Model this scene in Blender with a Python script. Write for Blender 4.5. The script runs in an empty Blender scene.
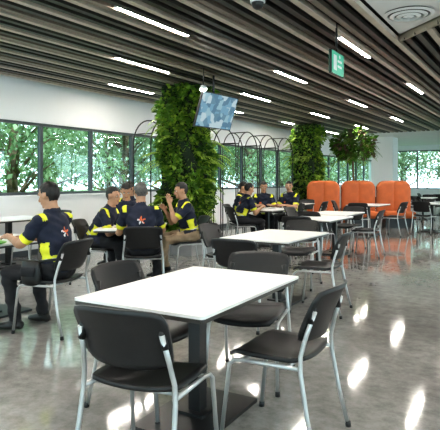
import bpy, math, random
import numpy as np
from mathutils import Vector, Matrix
random.seed(7); rng=np.random.default_rng(7)
SC=bpy.context.scene
COL=SC.collection
YAW=math.radians(31.9); CS,SN=math.cos(YAW),math.sin(YAW)
def at(lat,d):            # plan position from metres right / metres ahead of the standpoint
    return (lat*CS-d*SN, lat*SN+d*CS)
def head(lat,d):          # heading (rotation about z, local +Y forward) for a direction
    x,y=at(lat,d); return math.atan2(-x,y)

# ---------------- materials
def mat(name,col,rough=.5,metal=0,var=0.0,scale=8,spec=.5,emit=None,estr=0,col2=None,bump=0,coat=0):
    m=bpy.data.materials.new(name); m.use_nodes=True
    nt=m.node_tree; b=nt.nodes['Principled BSDF']
    b.inputs['Roughness'].default_value=rough; b.inputs['Metallic'].default_value=metal
    b.inputs['Specular IOR Level'].default_value=spec
    b.inputs['Coat Weight'].default_value=coat
    tc=nt.nodes.new('ShaderNodeTexCoord'); n=nt.nodes.new('ShaderNodeTexNoise'); n.inputs['Scale'].default_value=scale
    n.inputs['Detail'].default_value=4
    nt.links.new(tc.outputs['Object'],n.inputs['Vector'])
    r=nt.nodes.new('ShaderNodeValToRGB'); nt.links.new(n.outputs['Fac'],r.inputs['Fac'])
    c2=col2 or tuple(min(1,c*(1+var)) for c in col); c1=col if col2 else tuple(c*(1-var) for c in col)
    r.color_ramp.elements[0].color=(*c1,1); r.color_ramp.elements[1].color=(*c2,1)
    r.color_ramp.elements[0].position=.3; r.color_ramp.elements[1].position=.7
    nt.links.new(r.outputs['Color'],b.inputs['Base Color'])
    if emit: b.inputs['Emission Color'].default_value=(*emit,1); b.inputs['Emission Strength'].default_value=estr
    if bump:
        bp=nt.nodes.new('ShaderNodeBump'); bp.inputs['Strength'].default_value=bump; bp.inputs['Distance'].default_value=.01
        nt.links.new(n.outputs['Fac'],bp.inputs['Height']); nt.links.new(bp.outputs['Normal'],b.inputs['Normal'])
    return m
def leafmat(name,a,b_,scale=3,trans=.35):
    m=mat(name,a,.45,col2=b_,scale=scale); nt=m.node_tree
    p=nt.nodes['Principled BSDF']; o=nt.nodes['Material Output']
    t=nt.nodes.new('ShaderNodeBsdfTranslucent'); mx=nt.nodes.new('ShaderNodeMixShader'); mx.inputs[0].default_value=trans
    r=[n for n in nt.nodes if n.type=='VALTORGB'][0]
    nt.links.new(r.outputs['Color'],t.inputs['Color'])
    nt.links.new(p.outputs[0],mx.inputs[1]); nt.links.new(t.outputs[0],mx.inputs[2]); nt.links.new(mx.outputs[0],o.inputs['Surface'])
    return m
M_wall=mat('white_paint',(.84,.845,.85),.7,var=.015,scale=2)
M_ceilw=mat('white_ceiling',(.84,.84,.84),.8,var=.02,scale=3)
M_plen=mat('plenum_black',(.003,.003,.0035),.9,var=.2)
M_s1=mat('slat_taupe',(.19,.15,.12),.45,var=.12,scale=5)
M_s2=mat('slat_beige',(.54,.46,.385),.45,var=.08,scale=5)
M_s3=mat('slat_umber',(.038,.032,.028),.45,var=.15,scale=5)
M_frame=mat('window_frame_grey',(.07,.08,.09),.4,var=.05)
M_blk=mat('black_plastic',(.012,.012,.013),.42,var=.15,scale=30)
M_blkm=mat('black_powder_coat',(.012,.012,.013),.35,var=.1)
M_sil=mat('silver_tube',(.50,.50,.50),.3,metal=.6,var=.03)
M_top=mat('white_laminate',(.82,.81,.80),.35,var=.01,scale=3)
M_edge=mat('table_edge',(.05,.045,.04),.4,var=.1)
M_or=mat('orange_upholstery',(.50,.115,.022),.5,var=.12,scale=6)
M_lamp=mat('lamp_diffuser',(1,.98,.94),.5,emit=(1,.94,.85),estr=95)
M_grnS=mat('exit_green',(.03,.30,.2),.4,emit=(.1,.65,.42),estr=.25,var=.05)
M_wht=mat('white_plastic',(.85,.85,.85),.4,var=.01)
M_pot=mat('planter_grey',(.25,.25,.25),.6,var=.1)
M_bark=mat('bark',(.12,.08,.05),.8,var=.3,scale=12,bump=.5)
M_core=mat('dark_core',(.008,.02,.006),.9,var=.4,scale=10)  # dark filler core behind the leaves, closes the gaps
M_leaf=leafmat('leaf_green',(.010,.045,.006),(.14,.30,.03),4)
M_leaf2=leafmat('leaf_lime',(.14,.27,.02),(.36,.50,.07),5)
M_leaf3=leafmat('tree_leaf',(.06,.14,.06),(.26,.38,.17),.8,.5)
M_plate=mat('green_melamine',(.15,.5,.05),.3,var=.05)
# floor
M_floor=mat('polished_concrete',(.27,.255,.24),.12,col2=(.42,.405,.385),scale=.9)
nt=M_floor.node_tree; b=nt.nodes['Principled BSDF']
tc=[n for n in nt.nodes if n.type=='TEX_COORD'][0]
n2=nt.nodes.new('ShaderNodeTexNoise'); n2.inputs['Scale'].default_value=2.2; n2.inputs['Detail'].default_value=6
nt.links.new(tc.outputs['Object'],n2.inputs['Vector'])
mr=nt.nodes.new('ShaderNodeMapRange'); mr.inputs['To Min'].default_value=.03; mr.inputs['To Max'].default_value=.12
nt.links.new(n2.outputs['Fac'],mr.inputs['Value']); nt.links.new(mr.outputs[0],b.inputs['Roughness'])
b.inputs['IOR'].default_value=1.85
n3=nt.nodes.new('ShaderNodeTexNoise'); n3.inputs['Scale'].default_value=9; n3.inputs['Detail'].default_value=12; n3.inputs['Roughness'].default_value=.75
nt.links.new(tc.outputs['Object'],n3.inputs['Vector'])
r3=nt.nodes.new('ShaderNodeValToRGB'); r3.color_ramp.elements[0].position=.35; r3.color_ramp.elements[0].color=(.6,.6,.6,1); r3.color_ramp.elements[1].position=.60; r3.color_ramp.elements[1].color=(1,1,1,1)
nt.links.new(n3.outputs['Fac'],r3.inputs['Fac'])
mm=nt.nodes.new('ShaderNodeMix'); mm.data_type='RGBA'; mm.blend_type='MULTIPLY'; mm.inputs[0].default_value=1
r0=[n for n in nt.nodes if n.type=='VALTORGB' and n!=r3][0]
nt.links.new(r0.outputs['Color'],mm.inputs[6]); nt.links.new(r3.outputs['Color'],mm.inputs[7]); nt.links.new(mm.outputs[2],b.inputs['Base Color'])
bp=nt.nodes.new('ShaderNodeBump'); bp.inputs['Strength'].default_value=.06; bp.inputs['Distance'].default_value=.02
nt.links.new(n2.outputs['Fac'],bp.inputs['Height']); nt.links.new(bp.outputs['Normal'],b.inputs['Normal'])
# glass
M_glass=bpy.data.materials.new('tinted_glass'); M_glass.use_nodes=True; nt=M_glass.node_tree; nt.nodes.remove(nt.nodes['Principled BSDF'])
tr=nt.nodes.new('ShaderNodeBsdfTransparent'); tr.inputs[0].default_value=(.74,.86,.87,1)
gl=nt.nodes.new('ShaderNodeBsdfGlossy'); gl.inputs['Roughness'].default_value=.02
mx=nt.nodes.new('ShaderNodeMixShader'); mx.inputs[0].default_value=.08
nt.links.new(tr.outputs[0],mx.inputs[1]); nt.links.new(gl.outputs[0],mx.inputs[2]); nt.links.new(mx.outputs[0],nt.nodes['Material Output'].inputs['Surface'])
# tv picture
M_tv=bpy.data.materials.new('tv_picture'); M_tv.use_nodes=True; nt=M_tv.node_tree; b=nt.nodes['Principled BSDF']
tc=nt.nodes.new('ShaderNodeTexCoord'); n=nt.nodes.new('ShaderNodeTexVoronoi'); n.inputs['Scale'].default_value=9; n.distance='CHEBYCHEV'
r=nt.nodes.new('ShaderNodeValToRGB'); r.color_ramp.interpolation='CONSTANT'; e=r.color_ramp.elements
e[0].position=0;e[0].color=(.05,.14,.22,1);e[1].position=.8;e[1].color=(.36,.46,.50,1)
for p_,c_ in((.3,(.12,.26,.36,1)),(.5,(.22,.36,.42,1)),(.65,(.08,.18,.25,1))):
    x=r.color_ramp.elements.new(p_);x.color=c_
sp=nt.nodes.new('ShaderNodeSeparateColor')
nt.links.new(tc.outputs['Object'],n.inputs['Vector']);nt.links.new(n.outputs['Color'],sp.inputs[0]);nt.links.new(sp.outputs[0],r.inputs['Fac'])
nt.links.new(r.outputs['Color'],b.inputs['Emission Color']);b.inputs['Emission Strength'].default_value=.75
b.inputs['Base Color'].default_value=(.02,.02,.02,1);b.inputs['Roughness'].default_value=.5

# ---------------- mesh builder
class MB:
    def __init__(s): s.v=[];s.f=[];s.m=[];s.s=[]
    def add(s,vs,fs,m=0,sm=False):
        o=len(s.v); s.v+=[tuple(v) for v in vs]
        for f in fs: s.f.append(tuple(i+o for i in f)); s.m.append(m); s.s.append(sm)
    def box(s,c,d,m=0,R=None):
        c=Vector(c); vs=[]
        for z in(-.5,.5):
            for x,y in((-.5,-.5),(.5,-.5),(.5,.5),(-.5,.5)):
                p=Vector((x*d[0],y*d[1],z*d[2])); 
                if R: p=R@p
                vs.append(p+c)
        s.add(vs,[(3,2,1,0),(4,5,6,7),(0,1,5,4),(1,2,6,5),(2,3,7,6),(3,0,4,7)],m)
    def bb(s,lo,hi,m=0):
        s.box([(a+b)/2 for a,b in zip(lo,hi)],[b-a for a,b in zip(lo,hi)],m)
    def tube(s,pts,r,m=0,n=8,side=None):
        P=[Vector(p) for p in pts]; k=len(P)
        if not isinstance(r,(list,tuple)): r=[r]*k
        vs=[];A=None
        for i,p in enumerate(P):
            T=(P[min(i+1,k-1)]-P[max(i-1,0)]).normalized()
            if A is None:
                A=Vector(side) if side else (Vector((0,0,1)) if abs(T.z)<.9 else Vector((1,0,0)))
            A=(A-T*A.dot(T)).normalized(); B=T.cross(A)
            ra,rb=(r[i] if isinstance(r[i],(tuple,list)) else (r[i],r[i]))
            for j in range(n):
                a=2*math.pi*j/n; vs.append(p+A*(ra*math.cos(a))+B*(rb*math.sin(a)))
        fs=[]
        for i in range(k-1):
            for j in range(n):
                j2=(j+1)%n; fs.append((i*n+j,i*n+j2,(i+1)*n+j2,(i+1)*n+j))
        fs.append(tuple(range(n-1,-1,-1))); fs.append(tuple((k-1)*n+j for j in range(n)))
        s.add(vs,fs,m,True)
    def caps(s,a,b,ra,rb,m=0,n=12):
        a=Vector(a);b=Vector(b);T=(b-a).normalized()
        pts=[];rs=[]
        for t in(-1,-.92,-.7,-.38): pts.append(a+T*ra*t); rs.append(ra*math.sqrt(max(1e-4,1-t*t))+.0005)
        pts.append(a);rs.append(ra);pts.append(b);rs.append(rb)
        for t in(.38,.7,.92,1): pts.append(b+T*rb*t); rs.append(rb*math.sqrt(max(1e-4,1-t*t))+.0005)
        s.tube(pts,rs,m,n)
    def ell(s,c,r,R=None,m=0,n=14,k=9):
        vs=[];fs=[];c=Vector(c)
        for i in range(k+1):
            th=math.pi*(i+.0)/k; th=min(max(th,.05),math.pi-.05)
            for j in range(n):
                a=2*math.pi*j/n
                p=Vector((r[0]*math.sin(th)*math.cos(a),r[1]*math.sin(th)*math.sin(a),r[2]*math.cos(th)))
                if R: p=R@p
                vs.append(c+p)
        for i in range(k):
            for j in range(n):
                j2=(j+1)%n; fs.append((i*n+j,(i+1)*n+j,(i+1)*n+j2,i*n+j2))
        fs.append(tuple(range(n))); fs.append(tuple(k*n+j for j in range(n-1,-1,-1)))
        s.add(vs,fs,m,True)
    def shell(s,fn,nu,nv,off,m=0):
        off=Vector(off); top=[Vector(fn(-1+2*i/nu,j/nv)) for j in range(nv+1) for i in range(nu+1)]
        bot=[p+off for p in top]; W=nu+1; N=len(top); fs=[]
        for j in range(nv):
            for i in range(nu):
                a=j*W+i; fs.append((a,a+1,a+W+1,a+W)); fs.append((N+a+W,N+a+W+1,N+a+1,N+a))
        rim=[i for i in range(W)]+[j*W+nu for j in range(1,nv+1)]+[nv*W+i for i in range(nu-1,-1,-1)]+[j*W for j in range(nv-1,0,-1)]
        for q in range(len(rim)):
            a,b=rim[q],rim[(q+1)%len(rim)]; fs.append((b,a,N+a,N+b))
        s.add(top+bot,fs,m,True)
    def mesh(s,name,mats):
        me=bpy.data.meshes.new(name); me.from_pydata(s.v,[],s.f)
        for m in mats: me.materials.append(m)
        me.polygons.foreach_set('material_index',s.m); me.polygons.foreach_set('use_smooth',s.s); me.update()
        return me
    def obj(s,name,mats,loc=(0,0,0),rz=0):
        return place(name,s.mesh(name,mats),loc,rz)
def place(name,me,loc,rz=0):
    o=bpy.data.objects.new(name,me); COL.objects.link(o); o.location=loc; o.rotation_euler=(0,0,rz); return o

# ---------------- room shell
XL,XR,Y0,Y1=-7.9,8.0,-5.0,28.0; ZC=3.1; ZP=3.45
f=MB(); f.bb((XL-.2,Y0-.2,-.1),(XR+.2,Y1+.2,0)); f.obj('floor',[M_floor])
c=MB(); c.bb((XL-.2,Y0-.2,ZP),(XR+.2,Y1+.2,ZP+.1),0); 
c.bb((XL,20.0,ZC),(XR,Y1,ZP),1)                      # white soffit at far end
c.obj('ceiling',[M_plen,M_ceilw])
def wallwin(name,axis,pos,a0,a1,z0,z1,pitch,first,sgn,nm):
    w=MB()
    def bb(m,u0,u1,zz0,zz1,t0=0,t1=.2,k=0):
        lo=pos+(t0 if sgn>0 else -t1); hi=pos+(t1 if sgn>0 else -t0)
        if axis=='x': m.bb((lo,u0,zz0),(hi,u1,zz1),k)
        else: m.bb((u0,lo,zz0),(u1,hi,zz1),k)
    bb(w,a0,a1,0,z0); bb(w,a0,a1,z1,ZP); bb(w,a0,a0+.2,z0,z1); bb(w,a1-.2,a1,z0,z1)
    w.obj(name,[M_wall])
    win=MB(); bb(win,a0+.2,a1-.2,z0,z0+.05,.04,.12); bb(win,a0+.2,a1-.2,z1-.05,z1,.04,.12)
    u=first
    while u<a1-.25:
        if u>a0+.25: bb(win,u-.03,u+.03,z0+.05,z1-.05,.04,.12)
        u+=pitch
    bb(win,a0+.2,a1-.2,z0+.05,z1-.05,.075,.085,1)
    win.obj(nm,[M_frame,M_glass])
    sl=MB(); bb(sl,a0+.2,a1-.2,z0-.03,z0,-.04,.0); sl.obj('trim_'+nm[-1],[M_wht])
wallwin('wall_left','x',XL,Y0,Y1,1.08,2.39,1.25,5.3-1.25*8,-1,'window_1')
wallwin('wall_far','y',Y1,XL,XR,.9,2.85,1.5,XL+2.2,1,'window_2')
wallwin('wall_right','x',XR,Y0,Y1,.3,2.9,1.5,Y0+1.5,1,'window_3')
wallwin('wall_back','y',Y0,XL,XR,.3,2.9,1.5,XL+1.5,-1,'window_4')
bs=MB(); bs.bb((XL,Y0,0),(XL+.015,Y1,.1)); bs.obj('baseboard_left',[M_frame])
pc=MB(); pc.bb((-.42,-.42,.1),(.42,.42,ZC)); pc.bb((-.43,-.43,0),(.43,.43,.1),1); cx_,cy_=at(6.85,22.0); pc.obj('structural_column',[M_wall,M_frame],(cx_,cy_,0))

# slat ceiling
sl=MB(); XE=-1.62
x=-1.6575;i=0;pat=[1,2,0,1,2,2]
while x>XL+.1:
    sl.bb((x-.036,Y0,ZC),(x+.036,20.0,ZC+.055),pat[i%6]); x-=.155;i+=1
x=-1.5025;i=-1
while x<XR-.1:                       # second field beyond the diagonal edge
    ys=max(7.0-(x+1.7)*1.0,4.2) if x<1.5 else 4.2
    sl.bb((x-.036,ys,ZC),(x+.036,20.0,ZC+.055),pat[i%6]); x+=.155;i-=1
for y in (-2,1,4,7.5,10,13,16,19): sl.bb((XL,y-.02,ZC+.056),(XE,y+.02,ZC+.1),3)
sl.obj('ceiling_slats',[M_s1,M_s2,M_s3,M_plen])
w=MB()
pts=[(XE+.02,Y0),(XR,Y0),(XR,4.1),(1.2,4.1),(XE+.02,6.85)]
vs=[(a,b,ZC+.08) for a,b in pts]+[(a,b,ZP) for a,b in pts]
w.add(vs,[(4,3,2,1,0),(5,6,7,8,9)]+[(k,(k+1)%5,(k+1)%5+5,k+5) for k in range(5)],0)
w.obj('ceiling_panel',[M_ceilw])
g=MB(); g.tube([(XE,6.9,ZC+.05),(1.2,4.15,ZC+.05),(XR,4.15,ZC+.05)],[(.06,.02)]*3,0,4,side=(0,0,1)); g.obj('trim_ceiling',[M_s2])
# diffuser
d=MB()
for r0,z in((.27,0),(.2,-.012),(.13,-.02),(.06,-.026)):
    n=40; vs=[];fs=[]
    for k in range(n):
        a=2*math.pi*k/n; 
        for rr,zz in((r0,z),(r0-.045,z-.012),(r0-.045,z+.01)): vs.append((rr*math.cos(a),rr*math.sin(a),zz))
    for k in range(n):
        k2=(k+1)%n
        for q in range(2): fs.append((k*3+q,k2*3+q,k2*3+q+1,k*3+q+1))
    d.add(vs,fs,0,False)
d.tube([(0,0,.0),(0,0,-.03)],[.02,.02],0,12)
d.tube([(0,0,.012),(0,0,.006)],[.26,.26],1,32)
dx,dy=at(2.02,5.85); d.obj('air_diffuser',[M_wht,M_edge],(dx+.06,dy,ZC+.067))
# linear lamps
lm=MB(); lm.box((0,0,.03),(.05,1.25,.05),1); lm.box((0,0,.003),(.044,1.24,.006),0)
lme=lm.mesh('linear_ceiling_lamp',[M_lamp,M_wht])
for X,ys in((-2.2,6.95),(-3.75,4.65),(-5.3,6.3),(-6.85,7.8),(-.65,8.6),(.9,10.4),(2.45,8.6),(4.0,10.4),(5.55,8.6)):
    y=ys-3.7*3
    while y<19.3:
        if y>-4 and not(X>-1.6 and y<7.6): place('linear_ceiling_lamp',lme,(X,y,ZC))
        y+=3.7
for X in(.5,3.5,6):  # unseen lamps beside and behind the camera, added for illumination
    for y in(-3,0.3,2.9): place('linear_ceiling_lamp',lme,(X,y,ZC+.02))

# ---------------- furniture
def chair_mesh():
    c=MB()
    def seat(u,v):
        k=1-.16*abs(2*v-1)**5; x=u*.222*k
        y=-.205+.43*v - .012*(abs(u)**4)*(1 if v>.5 else -1)
        z=.462+.016*u*u-.012*math.sin(math.pi*v)*(1-u*u)
        if v>.82: z-=.028*((v-.82)/.18)**2
        if v<.1: z+=.012*(.1-v)/.1
        return(x,y,z)
    c.shell(seat,12,14,(0,0,-.022),0)
    def back(u,v):
        k=1-.10*abs(2*v-1)**6-.05*(1-v); x=u*.228*k
        y=-.215-.075*v-.035*v*v+.045*u*u
        z=.555+.272*v-.014*(u**4)*(1 if v>.5 else -1)*abs(2*v-1)
        return(x,y,z)
    c.shell(back,12,10,(0,-.016,-.002),0)
    for sx in(-1,1):
        c.tube([(sx*.20,-.262,.72),(sx*.212,-.222,.60),(sx*.225,-.198,.50),(sx*.23,-.20,.42),(sx*.238,-.235,.22),(sx*.245,-.285,.012)],.0115,1,10)
        c.tube([(sx*.222,-.195,.437),(sx*.222,.10,.432),(sx*.224,.165,.425),(sx*.227,.192,.40),(sx*.24,.235,.012)],.0115,1,10)
        c.tube([(sx*.2455,-.286,.03),(sx*.246,-.289,0)],[.015,.016],0,10)
        c.tube([(sx*.2405,.233,.03),(sx*.241,.236,0)],[.015,.016],0,10)
        c.tube([(sx*.19,-.25,.745),(sx*.205,-.242,.66)],.017,0,8)
    for y in(-.12,.12): c.tube([(-.222,y,.43),(.222,y,.43)],.010,1,8)
    return c.mesh('dining_chair',[M_blk,M_sil])
CH=chair_mesh()
def chair(lat,d,fl,fd):
    x,y=at(lat,d); return place('dining_chair',CH,(x,y,0),head(fl,fd))
def table_mesh():
    t=MB(); W,L=.79,1.16
    def slab(z0,z1,k,m,r=.02):
        w,l=W/2-k,L/2-k; pts=[]
        for cx,cy,a0 in((w-r,l-r,0),(-w+r,l-r,90),(-w+r,-l+r,180),(w-r,-l+r,270)):
            for a in range(0,91,30): pts.append((cx+r*math.cos(math.radians(a0+a)),cy+r*math.sin(math.radians(a0+a))))
        n=len(pts); vs=[(a,b,z0) for a,b in pts]+[(a,b,z1) for a,b in pts]
        t.add(vs,[tuple(range(n-1,-1,-1)),tuple(range(n,2*n))]+[(k,(k+1)%n,(k+1)%n+n,k+n) for k in range(n)],m)
    slab(.728,.742,0,0); slab(.708,.728,.002,1)
    t.box((0,0,.697),(.34,.6,.022),2)
    t.box((0,0,.36),(.075,.075,.67),2)
    t.box((0,0,.0125),(.44,.66,.02),2); t.box((0,0,.03),(.16,.16,.02),2)
    for sx in(-1,1):
        for sy in(-1,1): t.tube([(sx*.19,sy*.29,.004),(sx*.19,sy*.29,0)],.02,2,8)
    return t.mesh('cafeteria_table',[M_top,M_edge,M_blkm])
TB=table_mesh()
def table(lat,d,extra=0,chairs='nsew'):
    x,y=at(lat,d); place('cafeteria_table',TB,(x,y,0),extra)
    def ch(ox,oy,ang):
        R=Matrix.Rotation(extra,2); j=random.uniform
        p=R@Vector((ox+j(-.04,.04),oy+j(-.05,.05)))
        place('dining_chair',CH,(x+p.x,y+p.y,0),extra+ang+j(-.2,.2))
    if 'e' in chairs: ch(.60,0,math.pi/2)
    if 'w' in chairs: ch(-.60,0,-math.pi/2)
    if 's' in chairs: ch(0,-.78,0)
    if 'n' in chairs: ch(0,.78,math.pi)
table(-.129,3.045,math.radians(2),'')
chair(-.32,2.46,.38,.92); chair(.33,2.84,-.85,.50); chair(.20,3.60,-.3,-.95); chair(-.42,3.22,.85,-.50)
table(.63,5.87,0,'')
chair(1.02,5.5,-.85,.4); chair(.98,6.75,-.4,-.9); chair(.10,6.25,.85,-.5); chair(.24,5.0,.45,.9)
table(2.12,9.8); table(3.7,13.2,0,'sew'); table(5.5,17.4,0,'se'); table(1.85,13.6,0,'nse')
table(-3.35,8.4,0,'nse'); table(-2.3,5.3,0,'s')
table(7.0,18.3); table(8.6,20.5); table(1.6,8.6,0,'s'); table(5.6,14.0,0,'se')
table(-1.15,7.02,YAW,'')
table(1.0,11.2,0,'')

def booth(lat,d,w,ang):
    b=MB()
    n=max(2,int(w/.4)); cw=w/n; W2=w/2+.06
    def drop(x): return .16*(abs(x)/W2)**7
    for i in range(n):
        cx=-W2+2*W2/n*(i+.5); hw=W2/n
        def fn(u,v,cx=cx,hw=hw):
            x=cx+u*hw*.99; dz=drop(x); bul=.035*(1-u**4)
            if v<.4: z=.40+(v/.4)*(.85-dz); y=-.09+bul
            elif v<.6: a=(v-.4)/.2*math.pi; z=1.25-dz+.08*math.sin(a); y=-.155+(.065+bul)*math.cos(a)
            else: z=(1.25-dz)*(1-(v-.6)/.4)+.06; y=-.22-bul
            return(x,y,z)
        vs=[];fs=[];N=12;V=28
        for q in range(V+1):
            for p in range(N+1): vs.append(fn(-1+2*p/N,q/V))
        for q in range(V):
            for p in range(N):
                a=q*(N+1)+p; fs.append((a,a+1,a+N+2,a+N+1))
        b.add(vs,fs,0,True)
    b.bb((-W2+.01,-.22,.06),(W2-.01,-.10,1.07),0)
    def st(u,v): 
        e=max(0,(v-.85)/.15); return(u*(w/2),-.08+.58*v,.46+.02*(1-u**6)*math.sin(math.pi*v)-.05*e*e)
    b.shell(st,12,12,(0,0,-.13),0)
    b.bb((-w/2+.03,-.18,0),(w/2-.03,.42,.33),1)
    x,y=at(lat,d); b.obj('booth_sofa',[M_or,M_blkm],(x,y,0),ang)
booth(2.93,14.9,.8,math.pi+YAW); booth(4.0,15.2,.85,math.pi+YAW); booth(5.02,15.2,.85,math.pi+YAW)

# ---------------- greenery
def leaves(mb,P,N,size,m,droop=.5):
    for p,n in zip(P,N):
        n=Vector(n); s=size*random.uniform(.6,1.4)
        d=(n+Vector((random.gauss(0,.7),random.gauss(0,.7),random.gauss(-droop,.6)))).normalized()
        sd=d.cross(Vector((random.gauss(0,1),random.gauss(0,1),random.gauss(0,1)))).normalized(); up=sd.cross(d)
        p=Vector(p); w=s*.3
        mb.add([p,p+d*s*.45+sd*w+up*w*.3,p+d*s,p+d*s*.45-sd*w+up*w*.3,p+d*s*.5],[(0,1,4),(1,2,4),(2,3,4),(3,0,4)],m if random.random()<.72 else 2 if m==1 else 1)
def frond(mb,p,d,L,m=2,k=12,w=.10):
    p=Vector(p);d=Vector(d).normalized()
    pts=[];q=p.copy();v=d.copy()
    for i in range(k+1): pts.append(q.copy()); q+=v*L/k; v=(v+Vector((0,0,-.13))).normalized()
    mb.tube(pts,.004,m,4)
    for i in range(1,k+1):
        T=(pts[i]-pts[i-1]).normalized(); S=T.cross(Vector((0,0,1))).normalized()
        ww=w*math.sin(math.pi*(i/(k+1))**.7)+.02
        for sg in(-1,1):
            e=pts[i]+S*sg*ww+T*ww*.5-Vector((0,0,ww*.3)); mid=(pts[i]+e)/2
            mb.add([pts[i],mid+T*.014,e,mid-T*.014],[(0,1,2,3)],m)
def green_col(lat,d,R,n,top=ZC):
    m=MB(); x,y=at(lat,d); h=R-.12
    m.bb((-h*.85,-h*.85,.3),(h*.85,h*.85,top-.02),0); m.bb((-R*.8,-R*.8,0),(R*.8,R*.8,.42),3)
    P=[];N=[]
    for _ in range(n):
        a=random.uniform(0,2*math.pi); z=random.uniform(.35,top-.04)
        c,s=math.cos(a),math.sin(a); k=1/max(abs(c),abs(s))**.75
        rr=h*k*(.9+.16*math.sin(3*a+z*4)+.12*math.sin(7*z+2*a)+random.uniform(-.05,.12))
        P.append((rr*c,rr*s,z)); N.append((c,s,0))
    leaves(m,P,N,.10,1)
    for _ in range(70):
        a=random.uniform(0,2*math.pi); z=random.uniform(.8,top-.25)
        frond(m,(h*math.cos(a),h*math.sin(a),z),(math.cos(a),math.sin(a),random.uniform(.1,.7)),random.uniform(.3,.6),2)
    m.obj('living_green_column',[M_core,M_leaf,M_leaf2,M_pot],(x,y,0))
green_col(-.63,9.9,.50,9000); green_col(2.73,16.6,.50,5000)
t=MB(); tx,ty=at(4.35,17.3)
t.tube([(0,0,0),(0,0,.55)],[.25,.33],0,20); t.tube([(0,0,.5),(.02,.01,1.1),(-.02,.03,1.8),(0,0,2.6)],[.05,.04,.035,.02],1,8)
for k in range(50):
    a=random.uniform(0,6.28); z=random.uniform(2.05,2.8); e=random.uniform(.15,.9)
    frond(t,(0,0,z),(math.cos(a),math.sin(a),e),random.uniform(.75,1.1),2 if k%3 else 3,14,.24)
P=[];N=[]
for k in range(480):
    v=Vector((random.gauss(0,1),random.gauss(0,1),random.gauss(0,.7))).normalized(); r=random.uniform(.25,1)**.5
    P.append((v.x*.68*r,v.y*.68*r,2.52+v.z*.5*r)); N.append(tuple(v))
leaves(t,P,N,.2,2)
o=t.obj('potted_indoor_tree',[M_pot,M_bark,M_leaf,M_leaf2],(tx,ty,0))
def arch(w,h,dep):
    a=MB()
    for yy in(0,dep):
        pts=[(yy,-w/2,0),(yy,-w/2,h-w/2)]
        for k in range(1,16):
            t_=math.pi*k/16; pts.append((yy,-w/2*math.cos(t_),h-w/2+w/2*math.sin(t_)))
        pts+=[(yy,w/2,h-w/2),(yy,w/2,0)]
        a.tube(pts,.014,0,8)
    for k in(2,8,14):
        t_=math.pi*k/16; yy=-w/2*math.cos(t_); zz=h-w/2+w/2*math.sin(t_)
        a.tube([(0,yy,zz),(dep,yy,zz)],.012,0,6)
    return a.mesh('metal_arch_trellis',[M_blkm])
AR=arch(1.05,2.6,.45)
for y in(8.7,9.85,11.0,12.15,13.3,14.45): place('metal_arch_trellis',AR,(-7.15,y,0))

# ---------------- tv, sign, pendant, dome
tv=MB(); R=Matrix.Rotation(math.radians(18),3,'Y')   # face +X tilted down
def Rt(v): return R@Vector(v)
tv.box((0,0,0),(.04,1.0,.585),0,R); tv.box(Rt((.021,0,0)),(.004,.965,.55),1,R)
tv.tube([(-.06,0,.05),(-.06,0,.95)],.018,2,10); tv.box((-.045,0,.02),(.05,.2,.2),2)
zt=1.35+70/530*8.9
tvx,tvy=at(-.06,8.85)
tv.obj('hanging_television',[M_blkm,M_tv,M_blkm],(tvx,tvy,zt-.03),math.radians(-4))
sg=MB(); sg.box((0,0,0),(.03,.40,.27),0); sg.box((.017,0,0),(.006,.385,.25),1); sg.box((-.017,0,0),(.006,.385,.25),1)
for s_ in(1,-1):
    X=s_*.0215
    sg.box((X,-.10,.0),(.003,.09,.17),2); sg.box((X,.05,.03),(.003,.13,.025),2); sg.box((X,.05,-.03),(.003,.13,.025),2); 
    sg.tube([(X*1.0,.05,.085),(X*1.06,.05,.085)],.022,2,10)
sg.tube([(0,0,.13),(0,0,.55)],.012,0,8)
sx_,sy_=at(1.35,6.1); sg.obj('exit_sign',[M_blkm,M_grnS,M_wht],(sx_-.01,sy_,2.685))
pd=MB(); pd.tube([(0,0,.35),(0,0,.06)],.008,0,6); pd.tube([(0,0,.07),(0,0,.05),(0,0,.0)],[.02,.045,.07],1,16); pd.ell((0,0,.0),(.05,.05,.035),None,2)
px_,py_=at(-.26,8.3); pd.obj('pendant_lamp',[M_blkm,M_wht,M_lamp],(px_,py_,ZC-.33))
dm=MB(); dm.tube([(0,0,.08),(0,0,.03)],.075,1,20); dm.ell((0,0,.02),(.06,.06,.06),None,0)
dx_,dy_=at(.37,5.2); dm.obj('security_camera_dome',[M_blkm,M_wht],(dx_,dy_,ZC-.04))

def plate(lat,d,m,r=.11):
    p=MB(); n=24; prof=[(.0,.0),(r*.6,.0),(r,.018),(r*.98,.022),(r*.6,.006),(0,.006)]
    vs=[];fs=[]
    for k in range(n):
        a=2*math.pi*k/n
        for q,(rr,z) in enumerate(prof): vs.append((max(rr,.001)*math.cos(a),max(rr,.001)*math.sin(a),z))
    for k in range(n):
        k2=(k+1)%n
        for q in range(5): fs.append((k*6+q,k2*6+q,k2*6+q+1,k*6+q+1))
    p.add(vs,fs,0,True); x,y=at(lat,d); p.obj('dinner_plate',[m],(x,y,.743))
plate(-2.15,5.0,M_plate,.13); plate(-1.1,6.75,M_wht); plate(-1.1,7.25,M_wht); plate(1.1,11.2,M_wht)

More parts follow.
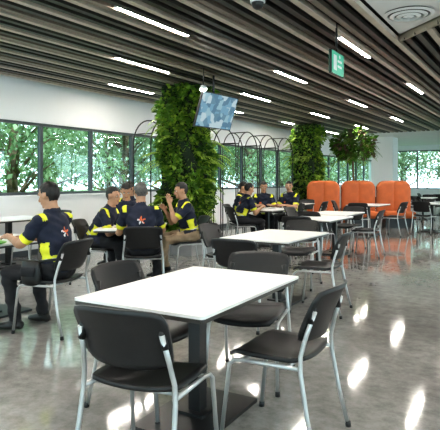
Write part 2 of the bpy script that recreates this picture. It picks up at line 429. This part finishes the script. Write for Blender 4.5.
# ---------------- people
M_skin=mat('skin',(.42,.23,.14),.5,var=.06,scale=20)
M_hair=mat('black_hair',(.012,.010,.009),.55,var=.4,scale=60,bump=.3)
M_hairg=mat('greying_hair',(.10,.09,.085),.6,var=.4,scale=60,bump=.3)
M_navy=mat('navy_shirt',(.010,.014,.034),.8,var=.25,scale=14,bump=.4)
M_hv=mat('hi_vis_yellow',(.72,.72,.03),.6,var=.08,scale=20)
M_tr=mat('black_trousers',(.012,.012,.015),.8,var=.25,scale=10,bump=.4)
M_kh=mat('khaki_trousers',(.30,.22,.14),.8,var=.15,scale=10,bump=.4)
M_shoe=mat('black_shoes',(.01,.01,.01),.35,var=.2)
M_logo=mat('orange_logo',(.8,.15,.03),.6,var=.05)
M_lip=mat('lips',(.28,.10,.08),.5,var=.05)
M_eye=mat('eye_white',(.7,.7,.68),.3,var=.02); M_iris=mat('iris',(.01,.008,.006),.2,var=.1)
M_refl=mat('reflective_tape',(.6,.62,.62),.35,var=.05)
def ik(a,b,l1,l2,hint):
    d=b-a; L=min(d.length,(l1+l2)*.995); dn=d.normalized(); b=a+dn*L
    c=(l1*l1+L*L-l2*l2)/(2*l1*L); c=max(-1,min(1,c)); h=(hint-dn*hint.dot(dn)).normalized()
    return a+dn*l1*c+h*l1*math.sqrt(1-c*c),b
def person(lat,d,fl,fd,lean=10,hyaw=0,hpit=-12,hl=(-.14,.42,.80),hr=(.14,.42,.80),feet=(.40,.42),trous=None,hair=None,bald=False,vox=.0105,seat=.47,sc=1.0,curl=.5,hldir=None,hrdir=None,roll=0,bag=False):
    th=math.radians(lean); u=Vector((math.sin(math.radians(roll)),math.sin(th),math.cos(th))).normalized(); fw=Vector((0,math.cos(th),-math.sin(th))); sx=Vector((1,0,0))
    H=Vector((0,0,seat+.085)); m=MB()
    prof=[(-.10,.12,.09),(-.07,.155,.115),(0,.170,.128),(.10,.160,.128),(.20,.163,.130),(.30,.178,.128),(.38,.185,.118),(.44,.165,.10),(.485,.10,.078),(.52,.062,.062)]
    m.tube([H+u*t+fw*(.008*math.sin(t*6)) for t,a,b_ in prof],[(a,b_) for t,a,b_ in prof],0,24,side=(1,0,0))
    nb=H+u*.49; hc=H+u*.50+Vector((0,.035,.155))
    yw=math.radians(hyaw); pt=math.radians(hpit)
    RH=Matrix.Rotation(yw,3,'Z')@Matrix.Rotation(pt,3,'X')
    hf=RH@Vector((0,1,0)); hu=RH@Vector((0,0,1)); hs=RH@Vector((1,0,0))
    L=lambda a,b_,c_: hc+hs*a+hf*b_+hu*c_
    segs=[]  # label,a,b,ra,rb
    def cap(lbl,a,b_,ra,rb,n=14): m.caps(a,b_,ra,rb,0,n); segs.append((lbl,a,b_,ra,rb))
    segs.append(('torso',H+u*.0,H+u*.42,.14,.14))
    cap('neck',nb,hc-hu*.05-hf*.01,.06,.055)
    m.tube([nb+u*.005-fw*.005,nb+u*.045],[(.074,.078),(.066,.068)],0,18,side=(1,0,0))
    m.ell(L(0,-.010,.028),(.077,.096,.094),RH,0,20,12)
    m.ell(L(0,.022,-.035),(.060,.068,.078),RH,0,18,12)
    m.caps(L(0,.072,-.090),L(0,.060,-.085),.020,.03)          # chin
    m.caps(L(0,.090,.008),L(0,.106,-.026),.009,.014)           # nose
    m.caps(L(-.035,.078,.028),L(.035,.078,.028),.013,.013)     # brow
    m.caps(L(-.016,.084,-.056),L(.016,.084,-.056),.010,.010)   # lips
    for s in(-1,1):
        m.ell(L(s*.080,-.004,-.004),(.010,.019,.031),RH,0,10,8)
        m.ell(L(s*.042,.058,-.022),(.022,.022,.024),RH,0,10,8)
    segs.append(('head',hc-hu*.03+hf*.02,hc+hu*.03,.075,.09))
    wr=[]
    for s,ht,hd in((-1,hl,hldir),(1,hr,hrdir)):
        S=H+u*.435+sx*(s*.175); W=Vector(ht)
        E,W=ik(S,W,.285,.25,Vector((s*.55,-.35,-1)))
        m.caps(H+u*.44+sx*s*.06,S,.062,.066); segs.append(('torso',H+u*.44,S,.06,.06))
        cap('ua%d'%s,S,E,.062,.044)
        c=S+(E-S)*.72; m.caps(S+(E-S)*.1,c,.066,.061,0,14)     # sleeve
        cap('fa%d'%s,E,W,.043,.027)
        m.caps(E+(W-E)*.12,E+(W-E)*.35,.046,.043)
        hd_=(Vector(hd).normalized() if hd else ((W-E).normalized()*.8+Vector((0,0,-.15))).normalized())
        pn=Vector((-s*.5,-.1,-1)); pn=(pn-hd_*pn.dot(hd_)).normalized(); ls=hd_.cross(pn)
        if ls.x*s>0: ls=-ls
        m.tube([W-hd_*.01,W+hd_*.02,W+hd_*.06,W+hd_*.092,W+hd_*.10],[(.024,.020),(.032,.019),(.041,.018),(.040,.014),(.030,.009)],0,14,side=tuple(ls))
        segs.append(('hand',W,W+hd_*.09,.03,.03)); wr.append((W,hd_,pn,ls))
    for s,fy in((-1,feet[0]),(1,feet[1])):
        A=H+sx*(s*.095)+Vector((0,0,-.005)); F=Vector((s*.15,fy,.10))
        K,F=ik(A,F,.43,.415,Vector((s*.15,.6,1)))
        cap('th',A,K,.092,.066,16); m.caps(A+(K-A)*.25,A+(K-A)*.6,.090,.080)
        cap('sh',K,F,.064,.050); m.caps(K+(F-K)*.2,K+(F-K)*.4,.066,.062); m.caps(K+(F-K)*.85,F,.056,.058)
        td=Vector((s*.15,1,0)).normalized()
        base=Vector((F.x,F.y,0))
        pr=[(-.075,.045,.022,.03),(-.06,.048,.036,.04),(-.01,.05,.038,.042),(.06,.042,.043,.043),(.12,.035,.047,.034),(.165,.03,.042,.028),(.188,.026,.02,.015)]
        m.tube([base+td*t+Vector((0,0,z)) for t,z,a,b_ in pr],[(b_*.95,a) for t,z,a,b_ in pr],0,14,side=(0,0,1))
        m.caps(base+Vector((0,0,.05)),base+Vector((0,0,.11)),.042,.045)
        segs.append(('foot',base+td*-.05+Vector((0,0,.035)),base+td*.17+Vector((0,0,.03)),.045,.04))
    me=m.mesh('tmp',[]); ob=bpy.data.objects.new('tmp',me); COL.objects.link(ob)
    rm=ob.modifiers.new('r','REMESH'); rm.mode='VOXEL'; rm.voxel_size=vox
    sm=ob.modifiers.new('s','SMOOTH'); sm.factor=.5; sm.iterations=3
    dg=bpy.context.evaluated_depsgraph_get(); em=bpy.data.meshes.new_from_object(ob.evaluated_get(dg))
    nv=len(em.vertices); V=np.zeros(nv*3); em.vertices.foreach_get('co',V); V=V.reshape(-1,3)
    VN=np.array([tuple(v.normal) for v in em.vertices])
    NP=len(em.polygons); C=np.zeros(NP*3); em.polygons.foreach_get('center',C); C=C.reshape(-1,3)
    faces=[tuple(p.vertices) for p in em.polygons]
    bpy.data.objects.remove(ob); 
    def lab(Q):
        best=np.full(len(Q),9.); li=np.zeros(len(Q),int); tt=np.zeros(len(Q))
        for i,(l,a,b_,ra,rb) in enumerate(segs):
            a=np.array(a);b2=np.array(b_);ab=b2-a; t=np.clip(((Q-a)@ab)/(ab@ab),0,1)
            dd=np.linalg.norm(Q-(a+t[:,None]*ab),axis=1)-(ra+(rb-ra)*t)
            k=dd<best; best[k]=dd[k]; li[k]=i; tt[k]=t[k]
        return li,tt
    li,tt=lab(C); hcn=np.array(hc)
    def hl_(Q): D=Q-hcn; return D@np.array(hs),D@np.array(hf),D@np.array(hu)
    def hairmask(Q):
        a,b_,c_=hl_(Q)
        if bald: k=(c_>.07)&(b_<.02)&(c_<.10)
        else: k=(c_>.068+.02*np.clip(-(b_-.06)*10,-1,0))&(b_>.03)
        k|=(b_<=.03)&(c_>.028)&((c_<.080)|(not bald)|(b_<-.05))
        k|=(b_<-.028)&(c_>-.055)
        k|=(b_<.012)&(b_>-.03)&(c_>-.012)&(np.abs(a)>.05)
        k&=~((np.abs(a)>.074)&(c_<.026)&(b_>-.024))
        return k&(np.linalg.norm(Q-hcn,axis=1)<.15)
    hm=hairmask(C)
    names=[s[0] for s in segs]; mi=np.zeros(NP,int)
    Hn=np.array(H);un=np.array(u);fn=np.array(fw)
    T=(C-Hn)@un; FX=C[:,0]-T*un[0]; FB=(C-Hn)@fn
    ha,hb,hcc=hl_(C)
    for i in range(NP):
        l=names[li[i]]; t=tt[i]
        if l=='head': k=1 if hm[i] else 0
        elif l=='neck': k=(1 if hm[i] else 0) if T[i]>.535 or t>.35 else 2
        elif l=='torso':
            k=2
            if T[i]<-.035: k=4
            elif .06<T[i]<.12: k=8 if .082<T[i]<.098 else 3
            elif abs(FX[i])>.15 and .12<T[i]<.24: k=3
            elif FB[i]<-.03 and .25<T[i]<.37:
                r=math.hypot(FX[i],T[i]-.31); a=math.atan2(T[i]-.31,FX[i])
                if r<.020+.022*math.cos(5*a-1.57)+.008: k=6 if FX[i]+T[i]-.31>-.01 else 8
            elif FB[i]>.03 and .30<T[i]<.33 and .05<FX[i]<.10: k=6
            if T[i]>.535: k=0
        elif l[:2]=='ua':
            k=2 if t<.80 else 0
            if .64<t<.80: k=3
            if t<.3 and abs(FX[i])<.21 and T[i]>.43: k=3
        elif l[:2]=='fa' or l=='hand': k=0
        elif l in('th','sh'): k=4
        else: k=5
        if l=='sh' and t>.985 and C[i][2]<.085: k=5
        if k==0 and l=='head' and abs(ha[i])<.022 and hb[i]>.075 and -.064<hcc[i]<-.049: k=7
        if l=='th' and T[i]>.06 and C[i][1]<.16: k=2
        mi[i]=k
    hv=hairmask(V); D=V-hcn; D/=np.linalg.norm(D,axis=1)[:,None]+1e-9; V[hv]+=D[hv]*((.007 if not bald else .003)+.003*np.sin(V[hv][:,0]*170)*np.sin(V[hv][:,1]*150+V[hv][:,2]*120))[:,None]
    lv,_=lab(V); cl=np.array([n_ in('torso','th','sh') or n_[:2]=='ua' for n_ in names])[lv]
    ph=lat*3.7+d
    X_,Y_,Z_=V[:,0],V[:,1],V[:,2]
    wv=.0045*np.sin(42*Z_+26*X_*np.sin(ph)+14*Y_+ph)+.004*np.sin(30*X_+38*Y_-30*Z_+2*ph)+.003*np.sin(75*Z_-50*np.abs(X_)+3*ph)
    V[cl]+=VN[cl]*wv[cl][:,None]
    o=MB(); o.v=[tuple(p) for p in V]; o.f=faces; o.m=[int(k) for k in mi]; o.s=[True]*NP
    for s in(-1,1):
        o.ell(L(s*.030,.080,.006),(.0125,.008,.0075),RH,9,10,8); o.ell(L(s*.030,.0855,.006),(.006,.004,.006),RH,10,8,6)
        o.tube([L(s*.016,.094,.024),L(s*.032,.091,.028),L(s*.046,.083,.024)],[.003,.004,.003],1,6)
    for (W,hd_,pn,ls),s in zip(wr,(-1,1)):
        for k,(off,ln,r) in enumerate(((.030,.072,.0088),(.010,.082,.009),(-.011,.076,.0086),(-.030,.060,.0078))):
            p=W+hd_*(.088-abs(off-.005)*.2)+ls*off; dr=(hd_+ls*off*2).normalized(); pts=[p-dr*.015]
            cc=curl*(.8+.15*k)
            for j,fr in enumerate((.45,.32,.23)):
                pts.append(pts[-1]+dr*(ln*fr+(.015 if j==0 else 0))); 
                ax=dr.cross(pn).normalized(); dr=(Matrix.Rotation(cc,3,ax)@dr)
            e=pts[-1]-pts[-2]; pts.append(pts[-1]+e.normalized()*r*.7)
            o.tube(pts,[r,r,r*.95,r*.88,r*.45],0,10)
        p=W+hd_*.025+ls*.022; dr=(hd_*.7+ls*.75+pn*.3).normalized()
        pts=[p,p+dr*.035]; dr=(hd_*.95+ls*.35+pn*.35).normalized(); pts+=[pts[-1]+dr*.028,pts[-1]+dr*.05,pts[-1]+dr*.056]
        o.tube(pts,[.014,.0115,.0105,.009,.005],0,10)
    if bag:   # pouch worn on a strap at the near hip, resting on the thigh
        c0=Vector((-.215,.13,seat+.07))
        o.tube([c0+Vector((0,0,z)) for z in(-.115,-.105,-.06,.03,.09,.105)],[(.02,.06),(.032,.09),(.045,.105),(.045,.10),(.036,.095),(.02,.07)],5,20,side=(1,0,0))
        o.tube([c0+Vector((-.04,0,.05)),c0+Vector((-.048,0,.02)),c0+Vector((-.05,0,-.03))],[(.075,.006),(.08,.007),(.07,.006)],4,12,side=(0,1,0))
        o.tube([c0+Vector((.0,-.07,.09)),H+Vector((-.172,-.02,.09)),H+Vector((-.10,-.13,.10)),H+Vector((.10,-.13,.10))],[(.012,.003)]*4,5,8)
    x,y=at(lat,d)
    ob=o.obj('seated_man',[M_skin,hair or M_hair,M_navy,M_hv,trous or M_tr,M_shoe,M_logo,M_lip,M_refl,M_eye,M_iris],(x,y,0),head(fl,fd))
    hx,hy=at(fl,fd); n_=math.hypot(hx,hy); 
    place('dining_chair',CH,(x+hx/n_*.07,y+hy/n_*.07,0),head(fl,fd))
person(-1.45,4.78,-.92,.35,lean=9,hpit=-14,hl=(-.10,.48,.83),hr=(.16,.46,.80),vox=.0085,feet=(.36,.30),hyaw=5,seat=.475,bag=True)
person(-1.68,7.05,1,-.15,lean=30,hpit=-8,hl=(-.12,.52,.77),hr=(.12,.48,.78),hyaw=-15,roll=4)
person(-1.45,7.95,.18,-1,lean=18,hpit=-24,hl=(-.06,.46,.80),hr=(.05,.44,.82),roll=-5)
person(-.90,6.22,-.12,1,lean=10,hpit=-12,hl=(-.20,.40,.78),hr=(.14,.42,.78),hair=M_hairg,bald=True,hyaw=18,roll=-4)
person(-1.45,8.75,-.5,-.8,lean=5,hpit=-5,hl=(-.10,.36,.72),hr=(.12,.36,.72))
person(-.42,7.75,-.92,-.35,lean=14,hpit=-10,hl=(-.07,.34,1.00),hr=(.10,.36,.90),trous=M_kh,hldir=(.1,.2,1),hrdir=(-.3,.5,.6),feet=(.52,.34))
person(.38,10.6,.9,.35,lean=22,hpit=-18,hl=(-.10,.46,.80),hr=(.12,.44,.80),vox=.012)
person(.98,12.05,0,-1,lean=12,hpit=-15,vox=.012)
person(1.62,12.0,-.7,-.8,lean=8,hpit=-5,vox=.012,hyaw=30)
person(.35,11.5,.95,-.3,lean=15,hpit=-15,vox=.012)

# ---------------- outside
gr=MB(); gr.bb((-60,-40,-.25),(XL-.3,70,-.12)); gr.bb((XL-.3,Y1+.3,-.25),(60,70,-.12))
gr.obj('lawn',[mat('grass',(.14,.22,.09),.9,var=.3,scale=1)])
def treemesh(seed):
    random.seed(seed); t=MB()
    t.tube([(0,0,0),(.1,.05,1.5),(-.05,.1,3),(.1,0,4.5)],[.2,.15,.12,.06],0,8)
    P=[];N=[]
    for b in range(26):
        a=random.uniform(0,6.28); r=random.uniform(.6,2.4); z=random.uniform(1.6,5.5)
        cx,cy=r*math.cos(a),r*math.sin(a)
        t.tube([(0,0,max(.9,z-1.2)),(cx*.5,cy*.5,z-.4),(cx,cy,z)],[.06,.035,.01],0,5)
        for _ in range(170):
            v=Vector((random.gauss(0,.42),random.gauss(0,.42),random.gauss(0,.3)))
            P.append((cx+v.x,cy+v.y,max(.4,z+v.z))); N.append(tuple(v.normalized()))
    leaves(t,P,N,.17,1)
    return t.mesh('tree',[M_bark,M_leaf3,leafL])
leafL=leafmat('tree_leaf_pale',(.22,.33,.20),(.48,.60,.36),1,.5)
TM=[treemesh(3),treemesh(11)]
random.seed(5); k=0
for y in np.arange(3,44,3.6):
    for X in(-12.8,-18.5):
        o=place('tree',TM[k%2],(X+random.uniform(-1,1),y+random.uniform(-1,1)+(1.6 if X<-15 else 0),-.12),random.uniform(0,6)); k+=1
for X in(-8,-5,-2,1,4,8,13):
    place('tree',TM[k%2],(X,33.5+random.uniform(-1,1.5),-.12),random.uniform(0,6)); k+=1

# ---------------- light
w=bpy.data.worlds.new('sky'); SC.world=w; w.use_nodes=True
bg=w.node_tree.nodes['Background']; bg.inputs[0].default_value=(.90,.95,1,1); bg.inputs[1].default_value=3.7
s=bpy.data.lights.new('sun','SUN'); s.energy=5.5; s.angle=.03; s.color=(1,.95,.85)
so=bpy.data.objects.new('sun',s); COL.objects.link(so); so.rotation_euler=(math.radians(15),math.radians(32),0); so.location=(0,0,30)

# ---------------- camera
cam=bpy.data.cameras.new('camera'); co=bpy.data.objects.new('camera',cam); COL.objects.link(co)
co.location=(0,0,1.35); co.rotation_euler=(math.radians(90),0,YAW)
cam.sensor_width=36; cam.lens=530/440*36; cam.shift_y=-35/440; cam.clip_end=300
SC.camera=co
SC.view_settings.view_transform='Standard'
try: SC.view_settings.look='Medium High Contrast'
except Exception: pass
SC.view_settings.exposure=0.45
